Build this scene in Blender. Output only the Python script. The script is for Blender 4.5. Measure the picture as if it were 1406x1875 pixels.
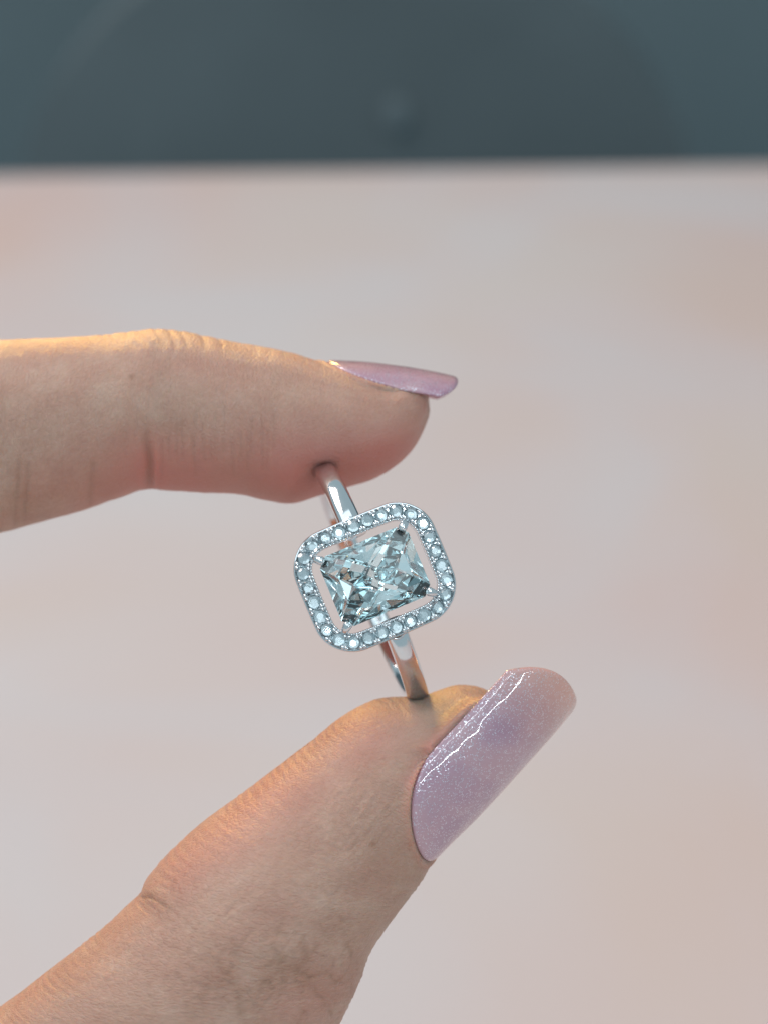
import bpy, bmesh, math, random
import numpy as np
from mathutils import Matrix, Vector

random.seed(7)
rng = np.random.default_rng(7)
for o in list(bpy.data.objects):
    bpy.data.objects.remove(o)
scene = bpy.context.scene
C = scene.collection

# ------------------------------------------------------------------ camera
MM = 0.001
PITCH = math.radians(30)
ROLL = math.radians(0.75)
CAM_H = 0.35                      # camera height over the table top, metres
DIST = 160.0                      # mm from lens to the plane of the fingers
PXMM = 22.0                       # photograph pixels per mm in that plane
fwd = Vector((0, math.cos(PITCH), -math.sin(PITCH)))
r0 = Vector((1, 0, 0))
u0 = Vector((0, math.sin(PITCH), math.cos(PITCH)))
right = r0 * math.cos(ROLL) - u0 * math.sin(ROLL)
up = u0 * math.cos(ROLL) + r0 * math.sin(ROLL)
cam_pos = Vector((0, 0, CAM_H))
R3 = Matrix((right, up, -fwd)).transposed()
cam_data = bpy.data.cameras.new('camera')
cam = bpy.data.objects.new('camera', cam_data)
C.objects.link(cam)
cam.matrix_world = Matrix.Translation(cam_pos) @ R3.to_4x4()
cam_data.sensor_fit = 'HORIZONTAL'
cam_data.sensor_width = 36.0
cam_data.lens = 36.0 * (DIST * PXMM) / 1406.0
cam_data.clip_start = 0.005
cam_data.clip_end = 100.0
cam_data.dof.use_dof = True
cam_data.dof.focus_distance = 0.1475
cam_data.dof.aperture_fstop = cam_data.lens / 2.8
scene.camera = cam
# the hand's own frame: origin between the fingers, x right, y up the picture, z towards the lens
H = Matrix.Translation(cam_pos + fwd * (DIST * MM)) @ R3.to_4x4()

# ------------------------------------------------------------------ light
world = bpy.data.worlds.new('World')
scene.world = world
world.use_nodes = True
bg = world.node_tree.nodes['Background']
bg.inputs['Color'].default_value = (0.68, 0.91, 1.0, 1)
bg.inputs['Strength'].default_value = 0.46

def aim(o, target):
    o.rotation_euler = (Vector(target) - o.location).to_track_quat('-Z', 'Y').to_euler()

def area(name, loc, target, sx, sy, power, col):
    l = bpy.data.lights.new(name, 'AREA')
    l.shape = 'RECTANGLE'; l.size = sx; l.size_y = sy
    l.energy = power; l.color = col
    o = bpy.data.objects.new(name, l); C.objects.link(o)
    o.location = loc; aim(o, target)
    return o

hand_c = H @ Vector((0, 0, 0))
# cool front light, split into an added grid of panels for gem sparkle
for gx in (-1.25, -0.35, 0.55):
    for gy in (-1.7, -0.85, 0.0):
        area('sparkle_panel_light', (gx, gy, 1.9 + 0.0 * gx), hand_c, 0.76, 0.76, 1.75, (0.80, 0.94, 1.0))
# added fill lamp with no visible source, brightens the tabletop
area('table_fill_light', (-0.95, 0.85, 1.7), (0.0, 0.70, 0), 1.0, 0.6, 17.5, (1.0, 0.85, 0.78))
# two fluorescent tubes off to the photographer's right
def tube_lamp(dirn, dist, length, width, power):
    d = Vector(dirn).normalized()
    o = area('tube_light', (0, 0, 0), (0, 0, 1), length, width, power, (0.85, 0.97, 1.0))
    ax = Vector((0.72, 0.69, -0.19))
    z = d; x = (ax - z * ax.dot(z)).normalized(); y = z.cross(x)
    m = Matrix((x, y, z)).transposed().to_4x4()
    m.translation = d * dist
    o.matrix_world = H @ m
tube_lamp((0.52, 0.02, 0.85), 1.2, 0.55, 0.022, 1.6)
tube_lamp((0.22, 0.28, 0.93), 1.2, 0.45, 0.018, 1.3)
# warm lamp standing beyond the table, above the picture's top edge
sl = bpy.data.lights.new('warm_spot_light', 'SPOT')
sl.energy = 54; sl.color = (1.0, 0.58, 0.14); sl.spot_size = math.radians(16); sl.spot_blend = 0.6
sl.shadow_soft_size = 0.16
so = bpy.data.objects.new('warm_spot_light', sl); C.objects.link(so)
so.location = hand_c + Vector((-0.30, 1.30, 0.36)); aim(so, hand_c)

vs = scene.view_settings
vs.view_transform = 'Standard'; vs.look = 'None'; vs.exposure = 0.10; vs.gamma = 1.0
vs.use_curve_mapping = False
cy = scene.cycles
cy.max_bounces = 20; cy.diffuse_bounces = 4; cy.glossy_bounces = 10; cy.transmission_bounces = 18
cy.caustics_reflective = False; cy.caustics_refractive = False
cy.sample_clamp_indirect = 6.0
cy.blur_glossy = 0.2
cy.use_denoising = True
cy.denoising_input_passes = 'RGB_ALBEDO_NORMAL'
cy.denoising_prefilter = 'ACCURATE'

# ------------------------------------------------------------------ helpers
def tag(o, label=None, cat=None, group=None, kind=None):
    if label: o['label'] = label
    if cat: o['category'] = cat
    if group: o['group'] = group
    if kind: o['kind'] = kind
    return o

def mesh_obj(name, verts, faces, mat, parent=None, smooth=True, matrix=None):
    me = bpy.data.meshes.new(name)
    me.from_pydata([tuple(map(float, v)) for v in verts], [], [tuple(map(int, f)) for f in faces])
    me.update()
    me.polygons.foreach_set('use_smooth', [smooth] * len(me.polygons))
    if mat: me.materials.append(mat)
    o = bpy.data.objects.new(name, me); C.objects.link(o)
    if parent: o.parent = parent
    if matrix is not None: o.matrix_world = matrix
    return o

def new_mat(name):
    m = bpy.data.materials.new(name); m.use_nodes = True
    nt = m.node_tree
    return m, nt, nt.nodes['Principled BSDF']

def node(nt, typ, **kw):
    n = nt.nodes.new(typ)
    for k, v in kw.items():
        if k in n.inputs: n.inputs[k].default_value = v
        else: setattr(n, k, v)
    return n

def ramp(nt, stops):
    n = nt.nodes.new('ShaderNodeValToRGB')
    e = n.color_ramp.elements
    while len(e) < len(stops): e.new(0.5)
    for el, (p, c) in zip(e, stops):
        el.position = p
        el.color = (*c, 1) if len(c) == 3 else c
    return n

def px(x, y, z=0.0):
    """photograph pixel at depth z (mm towards the lens) -> hand frame, mm"""
    k = (DIST - z) / DIST / PXMM
    return np.array([(x - 703.0) * k, (937.5 - y) * k, z])

def catmull(P, t):
    """P (n,k) control rows, t in [0,n-1] -> interpolated rows (centripetal-ish, tension .5)"""
    P = np.asarray(P, float); n = len(P)
    i = np.clip(np.floor(t).astype(int), 0, n - 2); f = (t - i)[:, None]
    p0 = P[np.clip(i - 1, 0, n - 1)]; p1 = P[i]; p2 = P[i + 1]; p3 = P[np.clip(i + 2, 0, n - 1)]
    return 0.5 * (2 * p1 + (p2 - p0) * f + (2 * p0 - 5 * p1 + 4 * p2 - p3) * f ** 2 + (3 * p1 - p0 - 3 * p2 + p3) * f ** 3)

def vnoise(x, y, seed=0):
    """smooth 2-D value noise in [-1,1]"""
    g = np.random.default_rng(seed).uniform(-1, 1, (256, 256))
    xi = np.floor(x).astype(int); yi = np.floor(y).astype(int)
    fx = x - xi; fy = y - yi
    fx = fx * fx * (3 - 2 * fx); fy = fy * fy * (3 - 2 * fy)
    a = g[xi & 255, yi & 255]; b = g[(xi + 1) & 255, yi & 255]
    c = g[xi & 255, (yi + 1) & 255]; d = g[(xi + 1) & 255, (yi + 1) & 255]
    return (a * (1 - fx) + b * fx) * (1 - fy) + (c * (1 - fx) + d * fx) * fy

def sstep(a, b, x):
    t = np.clip((x - a) / (b - a), 0, 1)
    return t * t * (3 - 2 * t)

# ------------------------------------------------------------------ setting materials
def table_material():
    m, nt, b = new_mat('pale marbled tabletop')
    tc = node(nt, 'ShaderNodeTexCoord')
    n1 = node(nt, 'ShaderNodeTexNoise', Scale=5.0, Detail=4.0, Roughness=0.5, Distortion=0.8)
    n2 = node(nt, 'ShaderNodeTexNoise', Scale=2.1, Detail=3.0, Roughness=0.5)
    mp = node(nt, 'ShaderNodeMapping'); mp.inputs['Scale'].default_value = (-1, 1, 1); nt.links.new(tc.outputs['Object'], mp.inputs[0])
    nt.links.new(mp.outputs[0], n1.inputs['Vector']); nt.links.new(mp.outputs[0], n2.inputs['Vector'])
    r1 = ramp(nt, [(0.36, (0.64, 0.57, 0.55)), (0.50, (0.67, 0.535, 0.485)), (0.63, (0.67, 0.51, 0.425))])
    r2 = ramp(nt, [(0.40, (0.64, 0.44, 0.42)), (0.60, (0.62, 0.62, 0.65))])
    nt.links.new(n1.outputs['Fac'], r1.inputs[0]); nt.links.new(n2.outputs['Fac'], r2.inputs[0])
    mx = node(nt, 'ShaderNodeMix', data_type='RGBA'); mx.inputs[0].default_value = 0.42
    nt.links.new(r1.outputs[0], mx.inputs[6]); nt.links.new(r2.outputs[0], mx.inputs[7])
    nt.links.new(mx.outputs[2], b.inputs['Base Color'])
    b.inputs['Roughness'].default_value = 0.55
    b.inputs['Specular IOR Level'].default_value = 0.3
    return m

def plain(name, col, rough=0.6, scale=6.0, var=0.25):
    m, nt, b = new_mat(name)
    tc = node(nt, 'ShaderNodeTexCoord')
    n = node(nt, 'ShaderNodeTexNoise', Scale=scale, Detail=4.0)
    nt.links.new(tc.outputs['Object'], n.inputs['Vector'])
    r = ramp(nt, [(0.3, tuple(c * (1 - var) for c in col)), (0.7, tuple(c * (1 + var) for c in col))])
    nt.links.new(n.outputs['Fac'], r.inputs[0]); nt.links.new(r.outputs[0], b.inputs['Base Color'])
    b.inputs['Roughness'].default_value = rough
    return m

# ------------------------------------------------------------------ setting
def rounded_box(name, lo, hi, bev, mat, seg=4):
    bm = bmesh.new()
    bmesh.ops.create_cube(bm, size=1)
    for v in bm.verts:
        v.co = Vector([lo[k] + (v.co[k] + 0.5) * (hi[k] - lo[k]) for k in range(3)])
    bmesh.ops.bevel(bm, geom=bm.edges[:], offset=bev, segments=seg, affect='EDGES', profile=0.5)
    me = bpy.data.meshes.new(name); bm.to_mesh(me); bm.free()
    me.polygons.foreach_set('use_smooth', [True] * len(me.polygons))
    me.materials.append(mat)
    o = bpy.data.objects.new(name, me); C.objects.link(o)
    return o

tt = rounded_box('tabletop', (-1.0, -0.35, -0.03), (1.0, 0.972, 0.0), 0.008, table_material())
tag(tt, 'pale pink and white marbled tabletop behind the hand', 'table', kind='structure')

wall_m = plain('teal grey wall paint', (0.158, 0.210, 0.232), 0.7, 1.5, 0.12)
w = rounded_box('wall', (-2.5, 2.2, -1.2), (2.5, 2.3, 1.6), 0.01, wall_m)
tag(w, 'dim teal grey wall far behind the table', 'wall', kind='structure')
fl = rounded_box('floor', (-2.5, -1.2, -0.79), (2.5, 2.195, -0.75), 0.005, plain('dark teal floor', (0.06, 0.10, 0.12), 0.6, 2.0))
tag(fl, 'dark floor beyond the table', 'floor', kind='structure')

# large dark rounded panel standing behind the table
def dark_panel():
    yc, th = 1.42, 0.05
    def at(xp, yp):      # pixel on the panel's front plane
        d = (right * ((xp - 703) / (DIST * PXMM)) + up * ((937.5 - yp) / (DIST * PXMM)) + fwd)
        k = (yc - th / 2) / d.y
        return cam_pos + d * k
    c = at(650, 300); e = at(1262, 285); t = at(650, -120)
    hw = (e.x - c.x); hh = t.z - c.z
    pts = []
    N = 64
    for i in range(N + 1):
        a = math.pi * i / N
        ca, sa = math.cos(a), math.sin(a)
        pts.append((c.x + hw * math.copysign(abs(ca) ** (2 / 2.4), ca), c.z + hh * abs(sa) ** (2 / 1.35)))
    pts += [(c.x - hw, -0.75), (c.x + hw, -0.75)]
    bm = bmesh.new()
    f = bm.faces.new([bm.verts.new((x, yc - th / 2, z)) for x, z in pts])
    r = bmesh.ops.extrude_face_region(bm, geom=[f])
    for v in r['geom']:
        if isinstance(v, bmesh.types.BMVert): v.co.y += th
    bmesh.ops.recalc_face_normals(bm, faces=bm.faces[:])
    me = bpy.data.meshes.new('dark_panel'); bm.to_mesh(me); bm.free()
    me.materials.append(plain('dark slate fabric', (0.122, 0.152, 0.166), 0.8, 3.0, 0.22))
    o = bpy.data.objects.new('dark_panel', me); C.objects.link(o)
    tag(o, 'large dark slate panel with rounded top behind the tabletop', 'panel')
    # pale disc on its front, put in for a blurred spot of light
    k = at(725, 208)
    bm = bmesh.new()
    bmesh.ops.create_uvsphere(bm, u_segments=32, v_segments=16, radius=0.0105)
    for v in bm.verts:
        v.co.y *= 0.16; v.co.z *= 1.25
    me = bpy.data.meshes.new('light_spot_disc'); bm.to_mesh(me); bm.free()
    me.polygons.foreach_set('use_smooth', [True] * len(me.polygons))
    me.materials.append(plain('pale blue grey light spot', (0.146, 0.182, 0.20), 0.8, 40, 0.1))
    ko = bpy.data.objects.new('light_spot_disc', me); C.objects.link(ko)
    ko.location = (k.x, k.y - 0.004, k.z)
    tag(ko, 'small pale oval disc standing in for a blurred light spot behind', 'knob')
dark_panel()

# ------------------------------------------------------------------ skin
def skin_material():
    m, nt, b = new_mat('skin')
    L = nt.links
    uv = node(nt, 'ShaderNodeUVMap', uv_map='skin_mm')
    at = node(nt, 'ShaderNodeAttribute', attribute_name='flush')
    sep = node(nt, 'ShaderNodeSeparateColor'); L.new(at.outputs['Color'], sep.inputs[0])
    def noise(sx, sy, detail=3.0, rough=0.55, dist=0.0):
        mp = node(nt, 'ShaderNodeMapping'); mp.inputs['Scale'].default_value = (sx, sy, 1)
        L.new(uv.outputs[0], mp.inputs[0])
        n = node(nt, 'ShaderNodeTexNoise', Scale=1.0, Detail=detail, Roughness=rough, Distortion=dist)
        L.new(mp.outputs[0], n.inputs['Vector'])
        return n
    blot = noise(0.33, 0.33, 4.0, 0.6)
    fine = noise(2.6, 2.2, 5.0, 0.75)
    base = ramp(nt, [(0.30, (0.455, 0.250, 0.188)), (0.52, (0.495, 0.290, 0.220)), (0.72, (0.53, 0.332, 0.258))])
    L.new(blot.outputs['Fac'], base.inputs[0])
    f2 = ramp(nt, [(0.32, (0.88, 0.85, 0.83)), (0.68, (1.05, 1.06, 1.06))])
    L.new(fine.outputs['Fac'], f2.inputs[0])
    mul = node(nt, 'ShaderNodeMix', data_type='RGBA', blend_type='MULTIPLY'); mul.inputs[0].default_value = 1.0
    L.new(base.outputs[0], mul.inputs[6]); L.new(f2.outputs[0], mul.inputs[7])
    red = node(nt, 'ShaderNodeMix', data_type='RGBA'); L.new(sep.outputs[0], red.inputs[0])
    L.new(mul.outputs[2], red.inputs[6]); red.inputs[7].default_value = (0.56, 0.212, 0.172, 1)
    brown = node(nt, 'ShaderNodeMix', data_type='RGBA'); L.new(sep.outputs[1], brown.inputs[0])
    L.new(red.outputs[2], brown.inputs[6]); brown.inputs[7].default_value = (0.27, 0.115, 0.060, 1)
    pale = node(nt, 'ShaderNodeMix', data_type='RGBA'); L.new(sep.outputs[2], pale.inputs[0])
    L.new(brown.outputs[2], pale.inputs[6]); pale.inputs[7].default_value = (0.62, 0.48, 0.37, 1)
    L.new(pale.outputs[2], b.inputs['Base Color'])
    b.inputs['Subsurface Weight'].default_value = 0.75
    b.inputs['Subsurface Radius'].default_value = (1.0, 0.38, 0.22)
    b.inputs['Subsurface Scale'].default_value = 0.0013
    b.inputs['Specular IOR Level'].default_value = 0.42
    rr = node(nt, 'ShaderNodeMapRange'); rr.inputs[3].default_value = 0.38; rr.inputs[4].default_value = 0.62
    L.new(fine.outputs['Fac'], rr.inputs[0]); L.new(rr.outputs[0], b.inputs['Roughness'])
    # relief: fine lines round the finger, pore cells
    lines = noise(4.6, 1.1, 3.0, 0.6, 0.5)
    mp = node(nt, 'ShaderNodeMapping'); mp.inputs['Scale'].default_value = (3.4, 2.3, 1); L.new(uv.outputs[0], mp.inputs[0])
    vo = node(nt, 'ShaderNodeTexVoronoi', feature='DISTANCE_TO_EDGE', Scale=1.0); L.new(mp.outputs[0], vo.inputs['Vector'])
    vr = ramp(nt, [(0.0, (0, 0, 0)), (0.22, (1, 1, 1))]); L.new(vo.outputs['Distance'], vr.inputs[0])
    a1 = node(nt, 'ShaderNodeMath', operation='MULTIPLY_ADD'); L.new(vr.outputs[0], a1.inputs[0]); a1.inputs[1].default_value = 0.45
    L.new(lines.outputs['Fac'], a1.inputs[2])
    a2 = node(nt, 'ShaderNodeMath', operation='MULTIPLY_ADD'); L.new(fine.outputs['Fac'], a2.inputs[0]); a2.inputs[1].default_value = 0.5
    L.new(a1.outputs[0], a2.inputs[2])
    bp = node(nt, 'ShaderNodeBump', Strength=0.5, Distance=0.00012); L.new(a2.outputs[0], bp.inputs['Height'])
    L.new(bp.outputs[0], b.inputs['Normal'])
    return m

# fingernail frames (mm, hand frame) ------------------------------------------------
class Nail:
    """a plate that is an arc of radius r round an axis; rel = angle from the nail's middle line"""
    def __init__(s, origin, axis, normal, r, half, length, base_len, tip_pow, tip_len, droop=0.0):
        s.o = np.array(origin, float)
        s.a = np.array(axis, float); s.a /= np.linalg.norm(s.a)
        n = np.array(normal, float); n -= s.a * n.dot(s.a); s.n = n / np.linalg.norm(n)
        s.b = np.cross(s.a, s.n)
        s.r, s.half, s.L, s.bl, s.tp, s.tl, s.droop = r, half, length, base_len, tip_pow, tip_len, droop
    def pos(s, v, rel, rad):
        v, rel, rad = np.broadcast_arrays(v, rel, rad)
        c = s.o + v[..., None] * s.a - (s.droop * v ** 2)[..., None] * s.n
        return c + rad[..., None] * (np.cos(rel)[..., None] * s.n + np.sin(rel)[..., None] * s.b)
    def local(s, P):
        d = P - s.o
        v = d @ s.a
        x = d @ s.n + s.droop * v ** 2; y = d @ s.b
        return v, np.arctan2(y, x), np.hypot(x, y)
    def base(s, u): return s.bl * (1 - np.sqrt(np.clip(1 - np.abs(u) ** 2, 0, 1)))
    def tip(s, u): return s.L - s.tl * np.abs(u) ** s.tp

TAU = math.radians(11)
th_a = np.array([0.722 * math.cos(TAU), 0.692 * math.cos(TAU), -math.sin(TAU)])
th_p = np.array([0.692, -0.722, 0.0])
th_z = np.cross(th_p, th_a); th_z *= np.sign(th_z[2])
beta = math.radians(54)
# axis of the nail's curvature: perp coordinate 1536, along coordinate -524 in photograph pixels
def axis_px(al, pe, z):
    return px(0.722 * al + 0.692 * pe, -0.692 * al + 0.722 * pe, z)
thumb_nail = Nail(axis_px(-535, 1539, 8.1), th_a, th_z * math.cos(beta) + th_p * math.sin(beta),
                  6.3, math.radians(58), 17.7, 6.4, 3.0, 3.2, 0.0022)
in_a = np.array([226.0, -9.0, 0.0])
index_nail = Nail(px(594, 661 + 5.9 * PXMM, -0.3), in_a, (0, 1, 0.04), 5.9, math.radians(47), 10.9, 7.2, 4.0, 1.5, 0.0080)

def tube(stations, ns, nt_, exps=2.0, ease_tip=True):
    """stations rows: ux,uy,lx,ly,z,w -> grid (ns,nt,3) in mm plus s,t arc lengths. theta=0 at the u contour, +90 deg faces the lens"""
    st = np.array(stations, float)
    rows = []
    for ux, uy, lx, ly, z, w in st:
        rows.append(np.concatenate([px(ux, uy, z), px(lx, ly, z), [w]]))
    rows = np.array(rows)
    cen = (rows[:, :3] + rows[:, 3:6]) / 2
    seg = np.linalg.norm(np.diff(cen, axis=0), axis=1); cum = np.concatenate([[0], np.cumsum(seg)])
    # uniform in arc length, denser at the tip
    q = np.linspace(0, 1, ns)
    q = q + 0.0
    arc = cum[-1] * q
    tail = 4.0
    k = arc > cum[-1] - tail
    ee = (arc[k] - (cum[-1] - tail)) / tail
    if ease_tip: arc[k] = cum[-1] - tail + tail * np.sin(ee * math.pi / 2)
    t = np.interp(arc, cum, np.arange(len(cum)))
    R = catmull(rows, t)
    u, l, w = R[:, :3], R[:, 3:6], np.maximum(R[:, 6], 0.02)
    c = (u + l) / 2; h = (u - l) / 2
    th = np.linspace(0, 2 * math.pi, nt_, endpoint=False)
    ct, sn = np.cos(th), np.sin(th)
    p = 2.0 / exps
    ctp = np.sign(ct) * np.abs(ct) ** p; snp = np.sign(sn) * np.abs(sn) ** p
    G = c[:, None, :] + h[:, None, :] * ctp[None, :, None]
    G[:, :, 2] += w[:, None] * snp[None, :]
    sh = 0.60 + 0.40 * sstep(0.0, 7.0, arc)
    G = c[:, None, :] + (G - c[:, None, :]) * sh[:, None, None]
    S = np.repeat(arc[:, None], nt_, 1)
    T = np.repeat((th / (2 * math.pi))[None, :], ns, 0) * 46.0
    return G, S, T

def grid_normals(G):
    dt = np.roll(G, -1, 1) - np.roll(G, 1, 1)
    ds = np.gradient(G, axis=0)
    n = np.cross(dt, ds)
    ln = np.linalg.norm(n, axis=2, keepdims=True)
    n = n / np.maximum(ln, 1e-9)
    c = G.mean(1, keepdims=True)
    if ((G - c) * n).sum() < 0: n = -n
    return n

def to_px(G):
    k = PXMM * DIST / (DIST - G[..., 2])
    return np.stack([703 + G[..., 0] * k, 937.5 - G[..., 1] * k], -1)

def dist_polyline(Q, pts):
    d = np.full(Q.shape[:-1], 1e9)
    for (ax, ay), (bx, by) in zip(pts[:-1], pts[1:]):
        A = np.array([ax, ay], float); B = np.array([bx, by], float)
        AB = B - A; L2 = AB @ AB
        t = np.clip(((Q - A) @ AB) / L2, 0, 1)
        d = np.minimum(d, np.linalg.norm(Q - (A + t[..., None] * AB), axis=-1))
    return d

def taper_polyline(Q, pts):
    """distance to the polyline and a weight that fades towards both of its ends"""
    d = np.full(Q.shape[:-1], 1e9); fr = np.zeros(Q.shape[:-1])
    L = [math.dist(a, b) for a, b in zip(pts[:-1], pts[1:])]; tot = sum(L); run = 0
    for (A, B, l) in zip(pts[:-1], pts[1:], L):
        A = np.array(A, float); B = np.array(B, float); AB = B - A
        t = np.clip(((Q - A) @ AB) / (l * l), 0, 1)
        dd = np.linalg.norm(Q - (A + t[..., None] * AB), axis=-1)
        fr = np.where(dd < d, (run + t * l) / tot, fr); d = np.minimum(d, dd); run += l
    return d, np.sqrt(np.clip(4 * (fr + 0.08) * (1.08 - fr) / 1.35, 0, 1))

def nail_bed(G, nail, flesh_end, fold_base, fold_side, wid):
    """lay the flesh under the plate and let the skin meet its edge in a soft fold"""
    v, rel, rad = nail.local(G)
    u = rel / nail.half
    ub = np.clip(np.abs(u), 0, 1)
    out_u = (1 - np.abs(u)) * nail.half * nail.r           # mm inside the outline, across
    out_v = v - nail.base(ub)                              # mm past the cuticle
    ins = np.minimum(out_u, out_v)
    near = sstep(0.40, 0.55, rad / nail.r) * sstep(1.9, 1.5, np.abs(u)) * sstep(-4.5, -3.0, v) * sstep(nail.L + 1, nail.L, v)
    tipf = sstep(flesh_end + 1.0, flesh_end - 2.5, v)      # the flesh rounds off before the free edge
    target = nail.r - 0.19
    # skin beside the plate: never stands far above it, swells up to it where it is too thin
    w_side = sstep(-0.6, 0.6, out_v - out_u)
    lip = nail.r + fold_base * (1 - w_side) + fold_side * w_side
    outside = np.clip(-ins, 0, None)
    lim = lip + 0.45 * outside
    soft = np.where(rad > lim, lim + (rad - lim) * sstep(0.0, 3.2, outside), rad)
    rise = np.exp(-((outside - 0.30) / np.where(outside < 0.30, 0.35, wid)) ** 2) * sstep(flesh_end + 0.5, flesh_end - 3.5, v)
    soft = soft + np.clip(lip - soft, 0, 2.0) * rise
    side = rad + (soft - rad) * near
    m = sstep(-0.40, 0.08, ins) * near
    inner = np.minimum(np.where(tipf > 0, rad * (1 - tipf) + target * tipf, rad), target)
    new = side * (1 - m) + inner * m
    dirn = np.cos(rel)[..., None] * nail.n + np.sin(rel)[..., None] * nail.b
    return G + (new - rad)[..., None] * dirn, ins, np.exp(-(outside / 0.7) ** 2) * near * (1 - m)

def build_hand():
    skin = skin_material()
    # ---------------- index finger
    idx = [
        (-330, 640, -300, 1050, -3, 8.2), (-250, 618, -235, 1022, -2, 8.4), (-120, 622, -110, 1000, -1, 8.0),
        (0, 623, 0, 976, 0, 7.7), (63, 620, 60, 960, 0, 7.5), (157, 616, 141, 937, 0, 7.4), (230, 609, 210, 915, 0, 7.4),
        (291, 603, 262, 896, 0, 7.5), (335, 607, 310, 897, 0, 7.4), (384, 617, 376, 902, 0, 7.3), (438, 628, 440, 905, 0, 7.2),
        (500, 639, 490, 916, 0, 7.1), (550, 651, 533, 922, 0, 7.0), (595, 666, 580, 909, 0, 6.8), (645, 682, 632, 893, 0, 6.5),
        (692, 698, 682, 877, 0, 6.0), (733, 713, 722, 854, 0, 5.2), (763, 724, 755, 823, 0, 4.0), (778, 735, 774, 790, 0, 2.3),
        (785.5, 755, 785, 762, 0, 0.25)]
    G, S, T = tube(idx, 330, 260, 2.15)
    N = grid_normals(G); Q = to_px(G)
    front = sstep(-0.05, 0.35, N[..., 2])
    disp = np.zeros(S.shape); red = np.zeros(S.shape); brown = np.zeros(S.shape); pale = np.zeros(S.shape)
    # ridges round the finger
    amp = 0.018 + 0.03 * np.exp(-((Q[..., 0] - 285) / 70) ** 2)
    disp += amp * vnoise(S * 1.9, T * 0.30, 3) + 0.05 * vnoise(S * 0.35, T * 0.3, 4)
    # the fold under the end joint
    d = dist_polyline(Q, [(266, 765), (268, 800), (274, 845), (273, 905)])
    cr = np.exp(-(d / 9.0) ** 2) * front
    disp -= 0.26 * cr * sstep(750, 850, Q[..., 1]); brown += 0.40 * np.exp(-(d / 8.0) ** 2) * front * sstep(745, 850, Q[..., 1])
    red += 0.35 * np.exp(-(d / 30.0) ** 2) * front * sstep(770, 860, Q[..., 1])
    for k in range(17):
        x = 296 + k * 13 + rng.uniform(-4, 4); y0 = 770 + rng.uniform(-25, 40); y1 = y0 + rng.uniform(40, 90)
        e = dist_polyline(Q, [(x, y0), (x + rng.uniform(-4, 6), y1)])
        g = np.exp(-(e / 3.2) ** 2) * front
        disp -= 0.05 * g; brown += 0.10 * g
    for k in range(3):
        x = (52, 35, 170)[k]
        e = dist_polyline(Q, [(x, 850), (x - 8, 960)]); g = np.exp(-(e / 6.0) ** 2) * front
        disp -= 0.09 * g; brown += 0.18 * g
    # knuckle creases along the top by the end joint
    for k in range(9):
        x = 175 + k * 26 + rng.uniform(-6, 6)
        e = dist_polyline(Q, [(x, 600), (x + 18, 632)])
        disp -= 0.06 * np.exp(-(e / 4.5) ** 2)
    # flush: pad side and fingertip
    yrel = (Q[..., 1] - 610) / 300
    red += 0.80 * sstep(0.42, 0.95, yrel) * sstep(120, 420, Q[..., 0] + 120) + 0.50 * sstep(430, 760, Q[..., 0]) * sstep(0.3, 0.7, yrel)
    red += 0.11 * vnoise(S * 0.25, T * 0.25, 11)
    mole = np.linalg.norm(Q - np.array([241, 690]), axis=-1)
    brown += 0.6 * np.exp(-(mole / 5.5) ** 2) * front
    # the band presses a dent into the pad
    e = dist_polyline(Q, [(597, 866), (625, 960)])
    disp -= 0.42 * np.exp(-(e / 26.0) ** 2) * front * sstep(838, 862, Q[..., 1])
    e2 = np.linalg.norm(Q - np.array([590, 856]), axis=-1)
    red += 0.35 * np.exp(-(e2 / 40) ** 2) * front
    G = G + N * disp[..., None]
    G, ins, ring = nail_bed(G, index_nail, 9.0, 0.08, -0.04, 1.6)
    red += 0.25 * ring
    grids = [(G, S, T, red, brown, pale)]
    # ---------------- thumb
    tb = [
        (-297, 2171, 77, 2469, 0, 10.5), (-110, 1933, 300, 2240, 4, 10.5), (-40, 1873, 500, 2060, 6.5, 10.2), (32, 1823, 590, 1932, 7.5, 9.8),
        (106, 1766, 634, 1848, 8, 9.5), (186, 1702, 661, 1790, 8, 9.3), (236, 1655, 674, 1752, 8, 9.1), (258, 1634, 690, 1722, 8, 9.0),
        (272, 1606, 714, 1688, 7.8, 8.8), (312, 1560, 737, 1658, 7.6, 8.5), (371, 1506, 757, 1632, 7.3, 8.1), (430, 1463, 776, 1605, 7.0, 7.7),
        (499, 1412, 797, 1568, 6.6, 7.2), (563, 1363, 838, 1518, 6.2, 6.8), (620, 1317, 876, 1474, 5.8, 6.5), (682, 1284, 908, 1436, 5.4, 6.2),
        (740, 1277, 932, 1404, 5.0, 5.8), (792, 1268, 950, 1378, 4.6, 5.3), (838, 1256, 960, 1354, 4.3, 4.5), (878, 1260, 962, 1335, 4.1, 3.6),
        (908, 1275, 955, 1318, 4.0, 2.3), (932, 1296, 944, 1306, 4.0, 0.3)]
    tb = [(a_, b_, c_, d_, z_ + 0.9, w_) for a_, b_, c_, d_, z_, w_ in tb]
    G, S, T = tube(tb, 380, 300, 2.1)
    N = grid_normals(G); Q = to_px(G)
    front = sstep(-0.05, 0.35, N[..., 2])
    disp = np.zeros(S.shape); red = np.zeros(S.shape); brown = np.zeros(S.shape); pale = np.zeros(S.shape)
    side = sstep(0.88, 0.3, N[..., 2])                      # the ridged pad side along the upper contour
    up_side = side * (T < 23)
    ph = S * 2 * math.pi / 0.62 + 2.2 * vnoise(S * 0.5, T * 0.35, 21)
    disp += 0.050 * np.sin(ph) * up_side * sstep(3, 7, S) * (0.5 + 0.5 * vnoise(S * 0.6, T * 0.5, 22))
    disp += 0.022 * vnoise(S * 2.0, T * 0.35, 23) + 0.06 * vnoise(S * 0.3, T * 0.3, 24)
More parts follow.
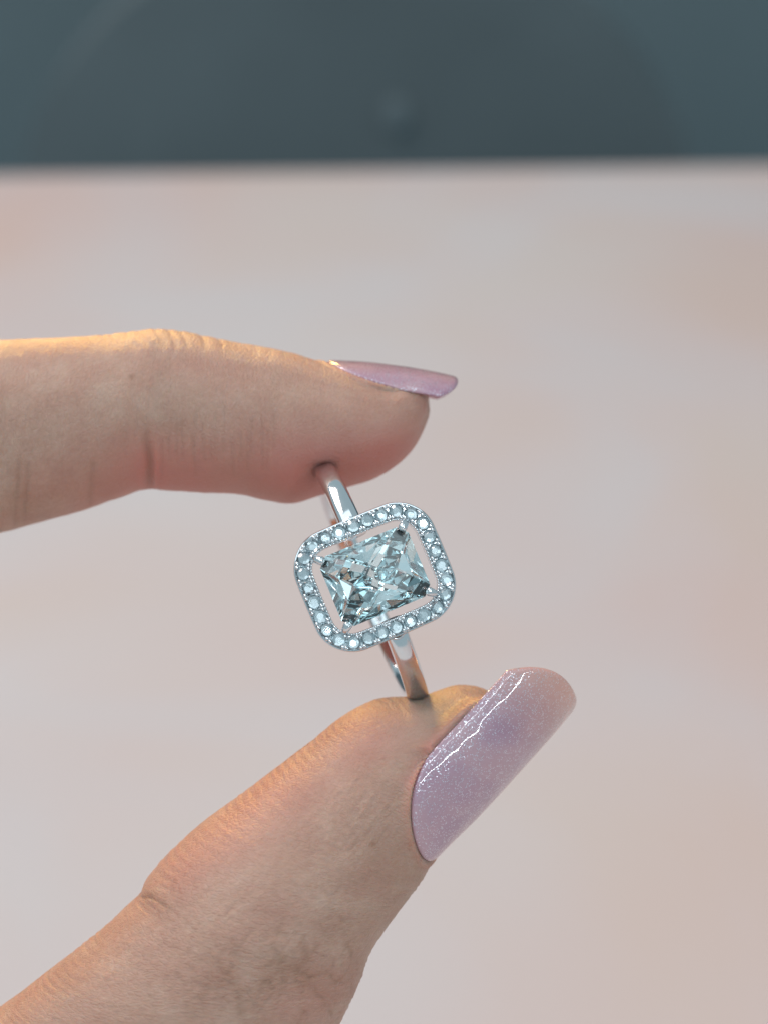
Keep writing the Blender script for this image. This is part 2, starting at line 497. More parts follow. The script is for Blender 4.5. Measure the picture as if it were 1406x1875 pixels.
    creases = [
        ([(250, 1640), (275, 1643), (305, 1658)], 6, 0.28, 0.45),
        ([(262, 1632), (290, 1640)], 4, 0.10, 0.2),
        ([(383, 1749), (418, 1788), (439, 1822), (450, 1875)], 6.5, 0.20, 0.40),
        ([(432, 1738), (424, 1775), (416, 1790)], 5, 0.15, 0.30),
        ([(497, 1730), (516, 1758), (541, 1775), (567, 1788), (597, 1783)], 6, 0.20, 0.36),
        ([(516, 1758), (473, 1771)], 4.5, 0.12, 0.25),
        ([(524, 1775), (515, 1803)], 4.5, 0.14, 0.28),
        ([(500, 1788), (473, 1813), (463, 1845)], 5, 0.15, 0.28),
        ([(571, 1805), (597, 1835), (612, 1870)], 6.5, 0.20, 0.36),
        ([(546, 1726), (567, 1766)], 4.5, 0.11, 0.2),
        ([(264, 1779), (273, 1818), (286, 1860)], 6, 0.12, 0.20),
        ([(560, 1850), (540, 1890)], 6, 0.15, 0.25),
        ([(640, 1790), (600, 1806)], 5, 0.10, 0.2),
        ([(620, 1700), (640, 1730), (655, 1770)], 6, 0.08, 0.15),
        ([(380, 1800), (360, 1860)], 9, 0.10, 0.22),
    ]
    for pts, wd, dp, br in creases:
        W = np.stack([Q[..., 0] + 5 * vnoise(Q[..., 0] * 0.05, Q[..., 1] * 0.05, 31), Q[..., 1] + 5 * vnoise(Q[..., 0] * 0.05, Q[..., 1] * 0.05, 32)], -1)
        e, tp = taper_polyline(W, pts)
        brk = 0.55 + 0.45 * vnoise(Q[..., 0] * 0.11, Q[..., 1] * 0.11, 33)
        g = np.exp(-(e / (wd * 0.62)) ** 2) * front * tp * brk
        disp -= 0.5 * dp * g; brown += 0.85 * br * g
        brown += 0.38 * br * np.exp(-(e / (wd * 2.6)) ** 2) * front * tp
        disp += dp * 0.12 * np.exp(-((e - wd * 1.6) / wd) ** 2) * front * tp
    kn = np.exp(-(np.linalg.norm((Q - np.array([540, 1800])) / np.array([150, 90]), axis=-1)) ** 2) * front
    rd1 = 1 - np.abs(vnoise(Q[..., 0] * 0.030 + Q[..., 1] * 0.012, Q[..., 1] * 0.022, 41))
    rd2 = 1 - np.abs(vnoise(Q[..., 0] * 0.055, Q[..., 1] * 0.040 - Q[..., 0] * 0.02, 42))
    net = sstep(0.88, 1.0, rd1) + 0.6 * sstep(0.88, 1.0, rd2)
    disp -= 0.06 * net * (0.3 * front + kn); brown += 0.20 * net * kn
    brown += 0.22 * kn * (0.5 + 0.9 * vnoise(Q[..., 0] * 0.02, Q[..., 1] * 0.02, 43)).clip(0, 1)
    for k in range(150):                                      # short fine lines over the knuckle and side
        x = rng.uniform(300, 650); y = rng.uniform(1620, 1860)
        a = (0.75 if k % 2 else 2.15) + rng.uniform(-0.35, 0.35); ln = rng.uniform(10, 34)
        e = dist_polyline(Q, [(x, y), (x + math.cos(a) * ln, y + math.sin(a) * ln)])
        g = np.exp(-(e / rng.uniform(2.2, 3.4)) ** 2) * front
        disp -= 0.035 * g; brown += rng.uniform(0.03, 0.13) * g
    for k in range(26):                                      # streaks running towards the cuticle
        x = rng.uniform(600, 745); y = rng.uniform(1440, 1560)
        a = -0.9 + rng.uniform(-0.12, 0.12); ln = rng.uniform(18, 50)
        e = dist_polyline(Q, [(x, y), (x + math.cos(a) * ln, y + math.sin(a) * ln)])
        g = np.exp(-(e / 2.6) ** 2) * front
        disp -= 0.035 * g * (1 if k % 2 else -1); brown += (0.08 * g if k % 2 else 0)
    # colour: rosy along the pad, pale where it pinches, ruddy by the nail fold and under the knuckle
    e = dist_polyline(Q, [(330, 1590), (500, 1455), (650, 1350), (760, 1330)])
    red += 0.30 * np.exp(-(e / 55) ** 2)
    e = np.linalg.norm((Q - np.array([790, 1310])) / np.array([70, 50]), axis=-1); pale += 0.30 * np.exp(-e ** 2)
    e = dist_polyline(Q, [(750, 1430), (790, 1372), (850, 1310)]); red += 0.5 * np.exp(-(e / 16) ** 2)
    e = np.linalg.norm((Q - np.array([710, 1590])) / np.array([80, 70]), axis=-1); brown += 0.20 * np.exp(-e ** 2)
    e = np.linalg.norm((Q - np.array([575, 1830])) / np.array([90, 60]), axis=-1); red += 0.30 * np.exp(-e ** 2)
    red += 0.10 * vnoise(S * 0.25, T * 0.25, 12)
    e = np.linalg.norm(Q - np.array([681, 1546]), axis=-1); brown += 0.6 * np.exp(-(e / 5) ** 2) * front
    # dent under the band
    e = np.linalg.norm(Q - np.array([768, 1275]), axis=-1)
    disp -= 0.25 * np.exp(-(e / 22) ** 2)
    G = G + N * disp[..., None]
    G, ins, ring = nail_bed(G, thumb_nail, 14.0, 0.22, 0.04, 0.8)
    red += 0.30 * ring; brown += 0.10 * ring
    grids.append((G, S, T + 60, red, brown, pale))

    # ---------------- palm, wrist and the three curled fingers out of the picture
    caps = []
    def chain(pts):
        for (a, ra), (b_, rb) in zip(pts[:-1], pts[1:]):
            a = np.array(a, float); b_ = np.array(b_, float)
            n = max(2, int(np.linalg.norm(b_ - a) / 2.5))
            for i in range(n + 1):
                f = i / n; caps.append((a + (b_ - a) * f, ra + (rb - ra) * f))
    chain([((-40.5, 5.4, -1.2), 8.7), ((-46, 4.6, -2.0), 9.3), ((-62, -3, -6), 9.4), ((-82, -14, -12), 10.5), ((-120, -48, -16), 12), ((-150, -80, -20), 17)])
    chain([((-31.5, -56.5, 3.0), 10.8), ((-37, -62, 1), 11.6), ((-56, -74, -5), 13.4), ((-85, -85, -12), 16), ((-125, -88, -20), 18), ((-150, -88, -22), 19)])
    chain([((-58, 0, -23), 8.2), ((-84, -10, -30), 10.5), ((-122, -46, -36), 13), ((-155, -82, -32), 18)])
    chain([((-62, -4, -40), 7.8), ((-86, -14, -47), 10), ((-124, -50, -50), 13), ((-155, -86, -38), 18)])
    chain([((-68, -12, -55), 7.0), ((-90, -22, -61), 9.5), ((-126, -56, -60), 12.5), ((-157, -90, -42), 17)])
    for z, x, y, r in ((-23, -58, 0, 7.8), (-40, -62, -4, 7.4), (-55, -68, -12, 6.6)):     # curled in
        chain([((x, y, z), r + .4), ((x - 2, y - 22, z + 1), r), ((x - 16, y - 36, z + 2), r - .6), ((x - 26, y - 34, z + 2), r - 1.4)])
    chain([((-95, -70, -18), 16), ((-105, -55, -34), 15), ((-115, -75, -44), 15)])
    chain([((-152, -86, -30), 20), ((-190, -104, -34), 19), ((-290, -150, -40), 25)])
    bm = bmesh.new()
    for c, r in caps:
        bmesh.ops.create_icosphere(bm, subdivisions=2, radius=r * MM, matrix=Matrix.Translation(Vector(c) * MM))
    me = bpy.data.meshes.new('palm_tmp'); bm.to_mesh(me); bm.free()
    po = bpy.data.objects.new('palm_tmp', me); C.objects.link(po)
    md = po.modifiers.new('r', 'REMESH'); md.mode = 'VOXEL'; md.voxel_size = 0.0016
    sm = po.modifiers.new('s', 'SMOOTH'); sm.iterations = 14; sm.factor = 0.6
    dg = bpy.context.evaluated_depsgraph_get(); ev = po.evaluated_get(dg); pm = ev.to_mesh()
    pv = np.empty(len(pm.vertices) * 3); pm.vertices.foreach_get('co', pv); pv = pv.reshape(-1, 3) / MM
    pf = [tuple(p.vertices) for p in pm.polygons]
    ev.to_mesh_clear(); bpy.data.objects.remove(po)

    # drop what lies inside the other piece, so that the skin runs on as one surface
    drop = set()
    for G, S, *_ in grids:
        rows = (S[:, 0] > 5.0) & (S[:, 0] < 30.0)
        cc = G[rows].mean(1); rr_ = np.linalg.norm(G[rows] - cc[:, None], axis=2).mean(1)
        dd = np.linalg.norm(pv[:, None] - cc[None], axis=2)
        k = dd.argmin(1)
        drop |= set(np.nonzero((dd[np.arange(len(pv)), k] < rr_[k] - 0.9) & (k > 0))[0].tolist())
    pf = [f for f in pf if not all(i in drop for i in f)]
    cap_c = np.array([c for c, r in caps]); cap_r = np.array([r for c, r in caps])
    inside_palm = []
    for G, *_ in grids:
        P = G.reshape(-1, 3)
        ins_ = np.zeros(len(P), bool)
        for c, r in zip(cap_c, cap_r): ins_ |= np.linalg.norm(P - c, axis=1) < r - 1.0
        inside_palm.append(ins_)
    verts, faces, uvs, cols = [], [], [], []
    off = 0
    gi = 0
    for G, S, T, r, b_, p in grids:
        ns, nt_ = S.shape
        verts.append(G.reshape(-1, 3)); uvs.append(np.stack([S.ravel(), T.ravel()], 1))
        cols.append(np.stack([r.ravel(), b_.ravel(), p.ravel()], 1))
        I, J = np.meshgrid(np.arange(ns - 1), np.arange(nt_), indexing='ij')
        J2 = (J + 1) % nt_
        f = np.stack([I * nt_ + J, I * nt_ + J2, (I + 1) * nt_ + J2, (I + 1) * nt_ + J], -1).reshape(-1, 4) + off
        hid = inside_palm[gi][f - off].all(1); gi += 1
        faces += f[~hid].tolist()
        faces.append(list(range(off + (ns - 1) * nt_, off + ns * nt_)))
        off += ns * nt_
    verts.append(pv); uvs.append(pv[:, :2] * 1.0 + 200); cols.append(np.zeros((len(pv), 3)))
    faces += [[i + off for i in f] for f in pf]
    verts = np.concatenate(verts) * MM; uvs = np.concatenate(uvs); cols = np.clip(np.concatenate(cols), 0, 1)
    o = mesh_obj('hand', verts, faces, skin, matrix=H)
    me = o.data
    bm = bmesh.new(); bm.from_mesh(me); bmesh.ops.recalc_face_normals(bm, faces=bm.faces[:]); bm.to_mesh(me); bm.free()
    li = np.empty(len(me.loops), int); me.loops.foreach_get('vertex_index', li)
    uvl = me.uv_layers.new(name='skin_mm'); 
    # seam-safe: T jumps from the last column to the first; mirror T so that it is continuous
    uvl.data.foreach_set('uv', uvs[li].ravel())
    ca = me.color_attributes.new('flush', 'FLOAT_COLOR', 'POINT')
    ca.data.foreach_set('color', np.concatenate([cols, np.ones((len(cols), 1))], 1).ravel())
    tag(o, 'bare hand reaching in from the left, index finger and thumb pinching a ring', 'hand')
    return o

# ------------------------------------------------------------------ nails
def nail_material():
    m, nt, b = new_mat('lavender glitter polish')
    L = nt.links
    uv = node(nt, 'ShaderNodeUVMap', uv_map='nail_mm')
    sep = node(nt, 'ShaderNodeSeparateXYZ'); L.new(uv.outputs[0], sep.inputs[0])
    n1 = node(nt, 'ShaderNodeTexNoise', Scale=0.16, Detail=3.0, Roughness=0.5); L.new(uv.outputs[0], n1.inputs['Vector'])
    r1 = ramp(nt, [(0.36, (0.38, 0.20, 0.275)), (0.50, (0.44, 0.25, 0.315)), (0.64, (0.50, 0.29, 0.33))])
    L.new(n1.outputs['Fac'], r1.inputs[0])
    # free end tinted peach, standing in for light shining through it
    tip = node(nt, 'ShaderNodeMapRange'); tip.inputs[1].default_value = 11.0; tip.inputs[2].default_value = 17.5
    L.new(sep.outputs[0], tip.inputs[0])
    mt = node(nt, 'ShaderNodeMix', data_type='RGBA'); L.new(tip.outputs[0], mt.inputs[0])
    L.new(r1.outputs[0], mt.inputs[6]); mt.inputs[7].default_value = (0.62, 0.335, 0.27, 1)
    # glitter flakes
    vo = node(nt, 'ShaderNodeTexVoronoi', Scale=8.5); L.new(uv.outputs[0], vo.inputs['Vector'])
    vs_ = node(nt, 'ShaderNodeSeparateColor'); L.new(vo.outputs['Color'], vs_.inputs[0])
    fl = node(nt, 'ShaderNodeMath', operation='GREATER_THAN'); L.new(vs_.outputs[0], fl.inputs[0]); fl.inputs[1].default_value = 0.62
    sz = node(nt, 'ShaderNodeMath', operation='LESS_THAN'); L.new(vo.outputs['Distance'], sz.inputs[0]); sz.inputs[1].default_value = 0.42
    fk = node(nt, 'ShaderNodeMath', operation='MULTIPLY'); L.new(fl.outputs[0], fk.inputs[0]); L.new(sz.outputs[0], fk.inputs[1])
    # each flake lies at its own small tilt
    geo = node(nt, 'ShaderNodeNewGeometry')
    sub = node(nt, 'ShaderNodeVectorMath', operation='SUBTRACT'); L.new(vo.outputs['Color'], sub.inputs[0]); sub.inputs[1].default_value = (0.5, 0.5, 0.5)
    sc = node(nt, 'ShaderNodeVectorMath', operation='SCALE'); L.new(sub.outputs[0], sc.inputs[0]); sc.inputs['Scale'].default_value = 0.42
    ad = node(nt, 'ShaderNodeVectorMath', operation='ADD'); L.new(geo.outputs['Normal'], ad.inputs[0]); L.new(sc.outputs[0], ad.inputs[1])
    nm = node(nt, 'ShaderNodeVectorMath', operation='NORMALIZE'); L.new(ad.outputs[0], nm.inputs[0])
    L.new(mt.outputs[2], b.inputs['Base Color'])
    b.inputs['Roughness'].default_value = 0.42
    b.inputs['Subsurface Weight'].default_value = 0.5
    b.inputs['Subsurface Radius'].default_value = (1, .7, .8); b.inputs['Subsurface Scale'].default_value = 0.0006
    b.inputs['Coat Weight'].default_value = 1.0; b.inputs['Coat Roughness'].default_value = 0.05
    wav = node(nt, 'ShaderNodeTexNoise', Scale=0.45, Detail=1.0); L.new(uv.outputs[0], wav.inputs['Vector'])
    bp = node(nt, 'ShaderNodeBump', Strength=0.3, Distance=0.0004); L.new(wav.outputs['Fac'], bp.inputs['Height'])
    L.new(bp.outputs[0], b.inputs['Coat Normal'])
    g = node(nt, 'ShaderNodeBsdfPrincipled'); g.inputs['Base Color'].default_value = (0.85, 0.86, 0.95, 1)
    g.inputs['Metallic'].default_value = 1.0; g.inputs['Roughness'].default_value = 0.28
    g.inputs['Coat Weight'].default_value = 1.0; g.inputs['Coat Roughness'].default_value = 0.05
    L.new(nm.outputs[0], g.inputs['Normal']); L.new(bp.outputs[0], g.inputs['Coat Normal'])
    amt = node(nt, 'ShaderNodeMath', operation='MULTIPLY'); L.new(fk.outputs[0], amt.inputs[0]); amt.inputs[1].default_value = 0.62
    ms = node(nt, 'ShaderNodeMixShader'); L.new(amt.outputs[0], ms.inputs[0]); L.new(b.outputs[0], ms.inputs[1]); L.new(g.outputs[0], ms.inputs[2])
    out = [n for n in nt.nodes if n.type == 'OUTPUT_MATERIAL'][0]
    L.new(ms.outputs[0], out.inputs['Surface'])
    return m
NAIL_M = nail_material()

def build_nail(nail, parent, label, thick=0.55):
    nu, nv = 70, 120
    u = np.sin(np.linspace(-math.pi / 2, math.pi / 2, nu))
    f = (1 - np.cos(np.linspace(0, math.pi, nv))) / 2
    U, F = np.meshgrid(u, f, indexing='ij')
    V0, V1 = nail.base(U), nail.tip(U)
    V = V0 + (V1 - V0) * F
    rel = U * nail.half
    # mm to the outline, for a rounded edge
    du = (1 - np.abs(U)) * nail.half * nail.r
    dv = np.minimum(V - V0, V1 - V)
    e = np.clip(np.minimum(du, dv) / 0.55, 0, 1)
    rim = np.sqrt(np.clip(1 - (1 - e) ** 2, 0, 1))
    top = nail.r - 0.22 + thick * (0.25 + 0.75 * rim)
    top = top + 0.10 * np.cos(U * math.pi / 2) * np.sin(np.clip(V / nail.L, 0, 1) * math.pi) + 0.03 * vnoise(V * 0.35 + 9, rel * 4 + 5, 77)
    bot = np.full_like(top, nail.r - 0.22)
    P = np.concatenate([nail.pos(V, rel, top).reshape(-1, 3), nail.pos(V, rel, bot).reshape(-1, 3)]) * MM
    n = nu * nv
    faces = []
    for i in range(nu - 1):
        for j in range(nv - 1):
            a = i * nv + j; b_ = a + 1; c = a + nv + 1; d = a + nv
            faces.append((a, b_, c, d)); faces.append((n + d, n + c, n + b_, n + a))
    rim_i = [i * nv for i in range(nu)] + [(nu - 1) * nv + j for j in range(1, nv)] + [i * nv + nv - 1 for i in range(nu - 2, -1, -1)] + [j for j in range(nv - 2, 0, -1)]
    for a, b_ in zip(rim_i, rim_i[1:] + rim_i[:1]):
        faces.append((a, n + a, n + b_, b_)[::-1])
    o = mesh_obj('fingernail', P, faces, NAIL_M, parent)
    me = o.data
    bm = bmesh.new(); bm.from_mesh(me); bmesh.ops.recalc_face_normals(bm, faces=bm.faces[:]); bm.to_mesh(me); bm.free()
    li = np.empty(len(me.loops), int); me.loops.foreach_get('vertex_index', li)
    uvs = np.stack([V.ravel(), (rel * nail.r).ravel()], 1); uvs = np.concatenate([uvs, uvs])
    me.uv_layers.new(name='nail_mm').data.foreach_set('uv', uvs[li].ravel())
    o['label'] = label
    return o

# ------------------------------------------------------------------ ring
def metal_material():
    m, nt, b = new_mat('polished silver')
    tc = node(nt, 'ShaderNodeTexCoord')
    n = node(nt, 'ShaderNodeTexNoise', Scale=900.0, Detail=2.0); nt.links.new(tc.outputs['Object'], n.inputs['Vector'])
    mr = node(nt, 'ShaderNodeMapRange'); mr.inputs[3].default_value = 0.05; mr.inputs[4].default_value = 0.14
    nt.links.new(n.outputs['Fac'], mr.inputs[0]); nt.links.new(mr.outputs[0], b.inputs['Roughness'])
    b.inputs['Base Color'].default_value = (0.80, 0.80, 0.82, 1); b.inputs['Metallic'].default_value = 1.0
    return m

def gem_material(name, col, ior):
    m = bpy.data.materials.new(name); m.use_nodes = True
    nt = m.node_tree; nt.nodes.clear()
    out = nt.nodes.new('ShaderNodeOutputMaterial')
    g = nt.nodes.new('ShaderNodeBsdfGlass'); g.inputs['Color'].default_value = (*col, 1)
    g.inputs['Roughness'].default_value = 0.0; g.inputs['IOR'].default_value = ior
    nt.links.new(g.outputs[0], out.inputs['Surface'])
    return m
METAL = metal_material()
GEM = gem_material('cubic zirconia', (0.958, 0.994, 1.0), 2.17)

def hull_from_planes(planes):
    """convex solid {x : n.x <= d} -> list of points"""
    n = np.array([p[0] for p in planes], float); d = np.array([p[1] for p in planes], float)
    ln = np.linalg.norm(n, axis=1); n /= ln[:, None]; d /= ln
    K = len(planes)
    import itertools
    idx = np.array(list(itertools.combinations(range(K), 3)))
    A = n[idx]; det = np.linalg.det(A)
    ok = np.abs(det) > 1e-5
    A, b = A[ok], d[idx[ok]]
    X = np.linalg.solve(A, b[..., None])[..., 0]
    good = (X @ n.T <= d + 1e-6).all(1)
    X = X[good]
    return np.unique(np.round(X, 5), axis=0)

def hull_mesh(name, pts):
    bm = bmesh.new()
    for p in pts: bm.verts.new(p * MM * 100)
    r = bmesh.ops.convex_hull(bm, input=bm.verts[:])
    junk = [g for g in set(r['geom_interior'] + r['geom_unused']) if isinstance(g, bmesh.types.BMVert)]
    bmesh.ops.delete(bm, geom=junk, context='VERTS')
    bmesh.ops.dissolve_limit(bm, angle_limit=0.004, verts=bm.verts[:], edges=bm.edges[:])
    bmesh.ops.scale(bm, vec=(0.01,) * 3, verts=bm.verts[:])
    bmesh.ops.recalc_face_normals(bm, faces=bm.faces[:])
    me = bpy.data.meshes.new(name); bm.to_mesh(me); bm.free()
    me.materials.append(GEM)
    return me

def az(a, e):    # azimuth a, angle e from the +z axis
    return np.array([math.cos(a) * math.sin(e), math.sin(a) * math.sin(e), math.cos(e)])

def brilliant(dia):
    R = dia / 2; pl = [((0, 0, 1), 0.205 * dia)]
    def add(a, e, r, z): 
        n = az(a, math.radians(e)); pl.append((n, n @ np.array([math.cos(a) * r, math.sin(a) * r, z])))
    for k in range(8):
        a = k * math.pi / 4; b = a + math.pi / 8
        add(a, 34, R, 0.02 * dia); add(a, 180 - 41.5, R, -0.02 * dia)
        add(b, 22, R * 0.50, 0.205 * dia)
        for c in (a + math.pi / 16 * 1.0, a - math.pi / 16 * 1.0):
            pl.append(((math.cos(c), math.sin(c), 0), R * 0.995))
            add(c, 41, R, 0.02 * dia); add(c, 180 - 44.5, R, -0.02 * dia)
    return pl

def radiant(hx, hy, cut):
    """facets as half-spaces that all touch the girdle: support(az) shrinks by k per mm of height or depth"""
    pl = [((0, 0, 1), 0.60)]
    for s in (-1, 1):
        pl.append(((s, 0, 0), hx)); pl.append(((0, s, 0), hy))
        for s2 in (-1, 1): pl.append(((s, s2, 0), hx + hy - cut))
    poly = np.array([(s * a, s2 * b) for s in (-1, 1) for s2 in (-1, 1) for a, b in ((hx, hy - cut), (hx - cut, hy))])
    def face(a, k, side, start=0.07, inset=0.0):
        n = np.array([math.cos(a), math.sin(a)])
        h = (poly @ n).max() - inset
        pl.append(((n[0], n[1], side * k), h + k * start))        # n.p + k*|z| <= h + k*start
    q = math.pi / 2
    for i in range(4):
        a = i * q
        long_side = i % 2
        # crown: steep step and a flat step a side; long slanting facets from the corners
        face(a, 1.70 if long_side else 1.85, 1)
        face(a + q / 2, 2.95, 1)
        # pavilion
        k0 = 0.92 if long_side else 1.10
        face(a, k0 * 0.93, -1)
    for i in range(4):
        a = i * q
        ka, kb = (1.10, 0.92) if i % 2 == 0 else (0.92, 1.10)
        for d, f in ((24, 1.055), (45, 1.09), (66, 1.045)):
            r = math.radians(d); face(a + r, (ka * math.cos(r) + kb * math.sin(r)) * f, -1, inset=-0.02)
    return pl

def path_rr(hx, hy, rc, n, bulge=0.0):
    """closed rounded-rectangle path with outward normals, evenly spaced"""
    dense = []
    for cx, cy_, a0 in ((hx - rc, hy - rc, 0), (-(hx - rc), hy - rc, 90), (-(hx - rc), -(hy - rc), 180), (hx - rc, -(hy - rc), 270)):
        for k in range(41):
            a = math.radians(a0 + 90 * k / 40)
            dense.append((cx + rc * math.cos(a), cy_ + rc * math.sin(a)))
    P = []
    for (x0, y0), (x1, y1) in zip(dense, dense[1:] + dense[:1]):
        for k in range(20): P.append((x0 + (x1 - x0) * k / 20, y0 + (y1 - y0) * k / 20))
    P = np.array(P)
    P = np.stack([P[:, 0] + bulge * np.sign(P[:, 0]) * np.abs(P[:, 0] / hx) * (1 - (P[:, 1] / hy) ** 2),
                  P[:, 1] + bulge * np.sign(P[:, 1]) * np.abs(P[:, 1] / hy) * (1 - (P[:, 0] / hx) ** 2)], 1)
    cl = np.concatenate([P, P[:1]])
    cum = np.concatenate([[0], np.cumsum(np.linalg.norm(np.diff(cl, axis=0), axis=1))])
    s = np.linspace(0, cum[-1], n, endpoint=False)
    q = np.stack([np.interp(s, cum, cl[:, 0]), np.interp(s, cum, cl[:, 1])], 1)
    t = np.roll(q, -1, 0) - np.roll(q, 1, 0); t /= np.linalg.norm(t, axis=1)[:, None]
    return q, np.stack([t[:, 1], -t[:, 0]], 1), cum[-1]

def sweep(frames, profile, closed):
    """frames: list of (origin, ex, ey); profile: list of (a,b)"""
    V, F = [], []
    k = len(profile); n = len(frames)
    for o, ex, ey in frames:
        for a, b in profile: V.append((np.array(o) + np.array(ex) * a + np.array(ey) * b) * MM)
    for i in range(n if closed else n - 1):
        i2 = (i + 1) % n
        for j in range(k):
            j2 = (j + 1) % k
            F.append((i * k + j, i2 * k + j, i2 * k + j2, i * k + j2))
    if not closed:
        F.append(tuple(range(k))[::-1]); F.append(tuple(range((n - 1) * k, n * k)))
    return V, F

def superprofile(hw, hh, p, n=28):
    out = []
    for i in range(n):
        a = 2 * math.pi * i / n
        c, s = math.cos(a), math.sin(a)
        out.append((hw * math.copysign(abs(c) ** (2 / p), c), hh * math.copysign(abs(s) ** (2 / p), s)))
    return out

def fix_normals(o):
    bm = bmesh.new(); bm.from_mesh(o.data); bmesh.ops.recalc_face_normals(bm, faces=bm.faces[:]); bm.to_mesh(o.data); bm.free()

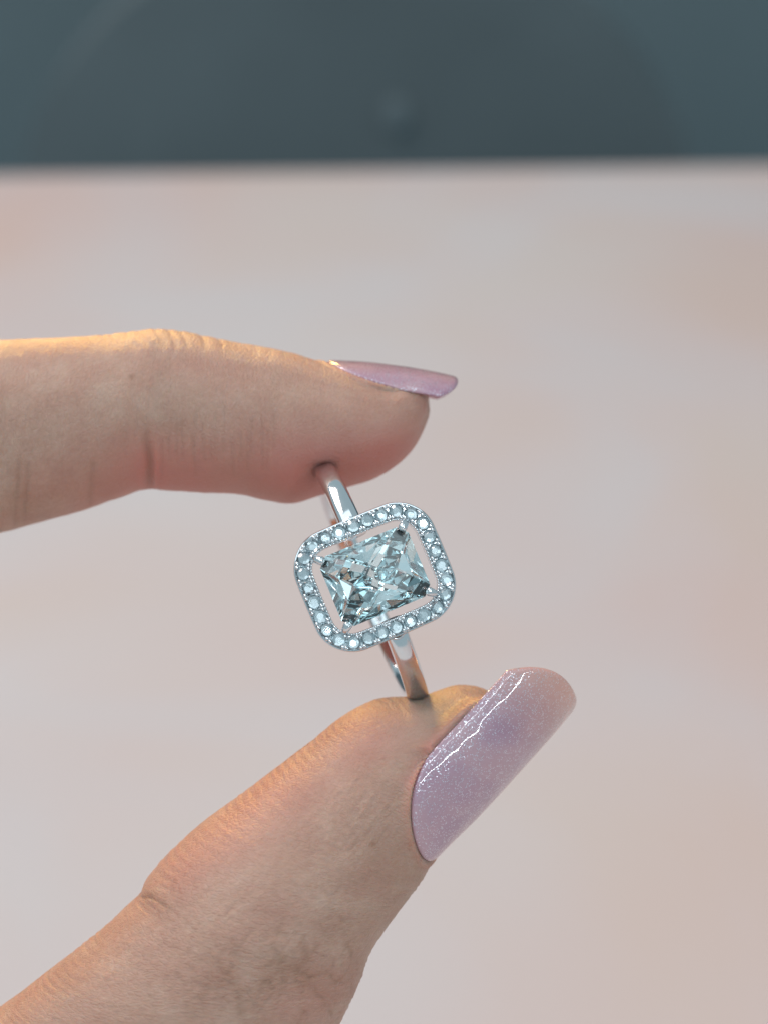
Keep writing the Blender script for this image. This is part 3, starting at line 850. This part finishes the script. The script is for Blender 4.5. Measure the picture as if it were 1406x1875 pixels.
def build_ring():
    R_OUT = 10.8
    ang = math.radians(22.4); yaw = math.radians(4.0); tilt = math.radians(3.0)
    X = np.array([math.cos(ang), math.sin(ang), 0]); Y = np.array([-math.sin(ang), math.cos(ang), 0]); Z = np.array([0, 0, 1.0])
    Z2 = Z * math.cos(yaw) + X * math.sin(yaw); X2 = X * math.cos(yaw) - Z * math.sin(yaw)
    Z3 = Z2 * math.cos(tilt) + Y * math.sin(tilt); Y3 = Y * math.cos(tilt) - Z2 * math.sin(tilt)
    cen = px(676, 1067, 2.6)
    M = Matrix.Identity(4)
    for r in range(3):
        M[r][0], M[r][1], M[r][2], M[r][3] = X2[r], Y3[r], Z3[r], cen[r] * MM
    ring = bpy.data.objects.new('ring', None); C.objects.link(ring)
    ring.empty_display_size = 0.01
    ring.matrix_world = H @ M
    tag(ring, 'silver halo ring with clear rectangular stone held between finger and thumb', 'ring')
    # band: open at the front under the halo
    prof = superprofile(0.88, 0.62, 2.7)
    fr = []
    a0 = math.radians(20.5)
    for i in range(181):
        a = a0 + (2 * math.pi - 2 * a0) * i / 180            # from the top edge of the halo round the back
        rad = np.array([0, math.sin(a), math.cos(a)])
        fr.append((rad * (R_OUT - 0.62), np.array([1, 0, 0]), rad))
    V, F = sweep(fr, prof, False)
    band = mesh_obj('band', V, F, METAL, ring); fix_normals(band)
    # halo frame
    ZB, ZT = 10.15, 11.75
    q, nrm, per = path_rr(4.86, 4.02, 2.10, 240, 0.14)
    hw = 0.71
    prof = [(-hw + .10, ZB), (-hw, ZB + .12), (-hw, ZT - .14), (-hw + .05, ZT - .03), (-hw + .13, ZT), (-hw + .2, ZT - .10),
            (hw - .2, ZT - .10), (hw - .13, ZT), (hw - .05, ZT - .03), (hw, ZT - .16), (hw - .06, ZT - .7), (hw - .22, ZB + .10), (hw - .35, ZB)]
    fr = [((x, y, 0), (nx, ny, 0), (0, 0, 1)) for (x, y), (nx, ny) in zip(q, nrm)]
    V, F = sweep(fr, prof, True)
    halo = mesh_obj('halo', V, F, METAL, ring); fix_normals(halo)
    try: halo.data.set_sharp_from_angle(angle=math.radians(38))
    except Exception: pass
    # small stones set round the halo
    NS = 28
    dia = per / NS * 1.0
    gm = hull_mesh('halo_stone', hull_from_planes(brilliant(dia)))
    q2, n2, _ = path_rr(4.86, 4.02, 2.10, NS * 8, 0.14)
    for k in range(NS):
        x, y = q2[k * 8 + 3]
        o = bpy.data.objects.new('halo_stone', gm); C.objects.link(o); o.parent = halo
        o.location = (x * MM, y * MM, (ZT - 0.015) * MM)
        o.rotation_euler = (random.uniform(-.18, .18), random.uniform(-.18, .18), random.uniform(0, 6.28))
    # bead prongs between the stones, and a milled line of grains along the rims
    bm = bmesh.new()
    def bead(x, y, z, r):
        bmesh.ops.create_icosphere(bm, subdivisions=2, radius=r * MM, matrix=Matrix.Translation((x * MM, y * MM, z * MM)))
    for k in range(NS):
        (x, y), (nx, ny) = q2[(k * 8 + 7) % (NS * 8)], n2[(k * 8 + 7) % (NS * 8)]
        for off in (-0.43, 0.43):
            tx, ty = -ny, nx
            for t in (-0.15, 0.15):
                bead(x + nx * off + tx * t, y + ny * off + ty * t, ZT + .05, 0.17)
    q3, n3, _ = path_rr(4.86, 4.02, 2.10, 112, 0.14)
    for (x, y), (nx, ny) in zip(q3, n3):
        bead(x - nx * (hw - .08), y - ny * (hw - .08), ZT - .03, 0.105)
    me = bpy.data.meshes.new('bead_setting'); bm.to_mesh(me); bm.free()
    me.polygons.foreach_set('use_smooth', [True] * len(me.polygons)); me.materials.append(METAL)
    o = bpy.data.objects.new('bead_setting', me); C.objects.link(o); o.parent = halo; o['kind'] = 'stuff'
    # centre stone
    HX, HY = 3.62, 2.85
    cm = hull_mesh('center_stone', hull_from_planes(radiant(HX, HY, 0.72)))
    cs = bpy.data.objects.new('center_stone', cm); C.objects.link(cs); cs.parent = ring
    cs.location = (0, 0, 12.0 * MM)
    cs['label'] = 'clear faceted rectangular stone'
    # claws at its corners
    for sx in (-1, 1):
        for sy in (-1, 1):
            dx, dy = sx * 0.74, sy * 0.67
            base = np.array([sx * 4.12, sy * 3.24, 10.5]); mid = np.array([sx * 3.88, sy * 3.06, 11.6])
            hi = np.array([sx * 3.58, sy * 2.84, 12.35]); tip = np.array([sx * 3.14, sy * 2.47, 12.62])
            ctl = np.array([base, mid, hi, tip])
            t = np.linspace(0, 3, 22); P = catmull(ctl, t)
            rad = np.interp(t, [0, 1, 2, 2.6, 2.9, 3], [.22, .24, .30, .36, .27, .07])
            T = np.gradient(P, axis=0); T /= np.linalg.norm(T, axis=1)[:, None]
            sd = np.cross(T, np.array([dx, dy, 0.0])); sd /= np.maximum(np.linalg.norm(sd, axis=1)[:, None], 1e-6)
            up_ = np.cross(sd, T)
            fr = [(p, s_ * r, u_ * r) for p, s_, u_, r in zip(P, sd, up_, rad)]
            V, F = sweep(fr, superprofile(1, 1, 2.0, 16), False)
            pr = mesh_obj('claw', V, F, METAL, ring); fix_normals(pr)
    # a small set stone on each shoulder, tucked under the halo's rim
    for s in (1, -1):
        a = math.radians(24.5) * s
        rad = np.array([0, math.sin(a), math.cos(a)]); tan = np.array([0, math.cos(a), -math.sin(a)])
        c = rad * (R_OUT - 0.25)
        n = 28
        fr = []
        for i in range(n):
            b = 2 * math.pi * i / n
            d = np.array([1, 0, 0]) * math.cos(b) + tan * math.sin(b)
            fr.append((c, d, rad))
        V, F = sweep(fr, [(0.46, -.35), (0.46, .33), (0.52, .40), (0.60, .40), (0.66, .32), (0.78, -.35)], True)
        bz = mesh_obj('shoulder_setting', V, F, METAL, ring); fix_normals(bz)
        so_ = bpy.data.objects.new('shoulder_stone', gm); C.objects.link(so_); so_.parent = bz
        Mx = Matrix.Identity(4)
        for r_ in range(3):
            Mx[r_][0], Mx[r_][1], Mx[r_][2] = (1, 0, 0)[r_], tan[r_] * s * s, rad[r_]
            Mx[r_][3] = (c[r_] + rad[r_] * 0.36) * MM
        so_.matrix_local = Mx @ Matrix.Scale(0.84, 4)
    return ring

hand = build_hand()
build_nail(thumb_nail, hand, 'long lavender glitter nail of the thumb', 0.36)
build_nail(index_nail, hand, 'nail of the index finger seen edge on', 0.28)
build_ring()
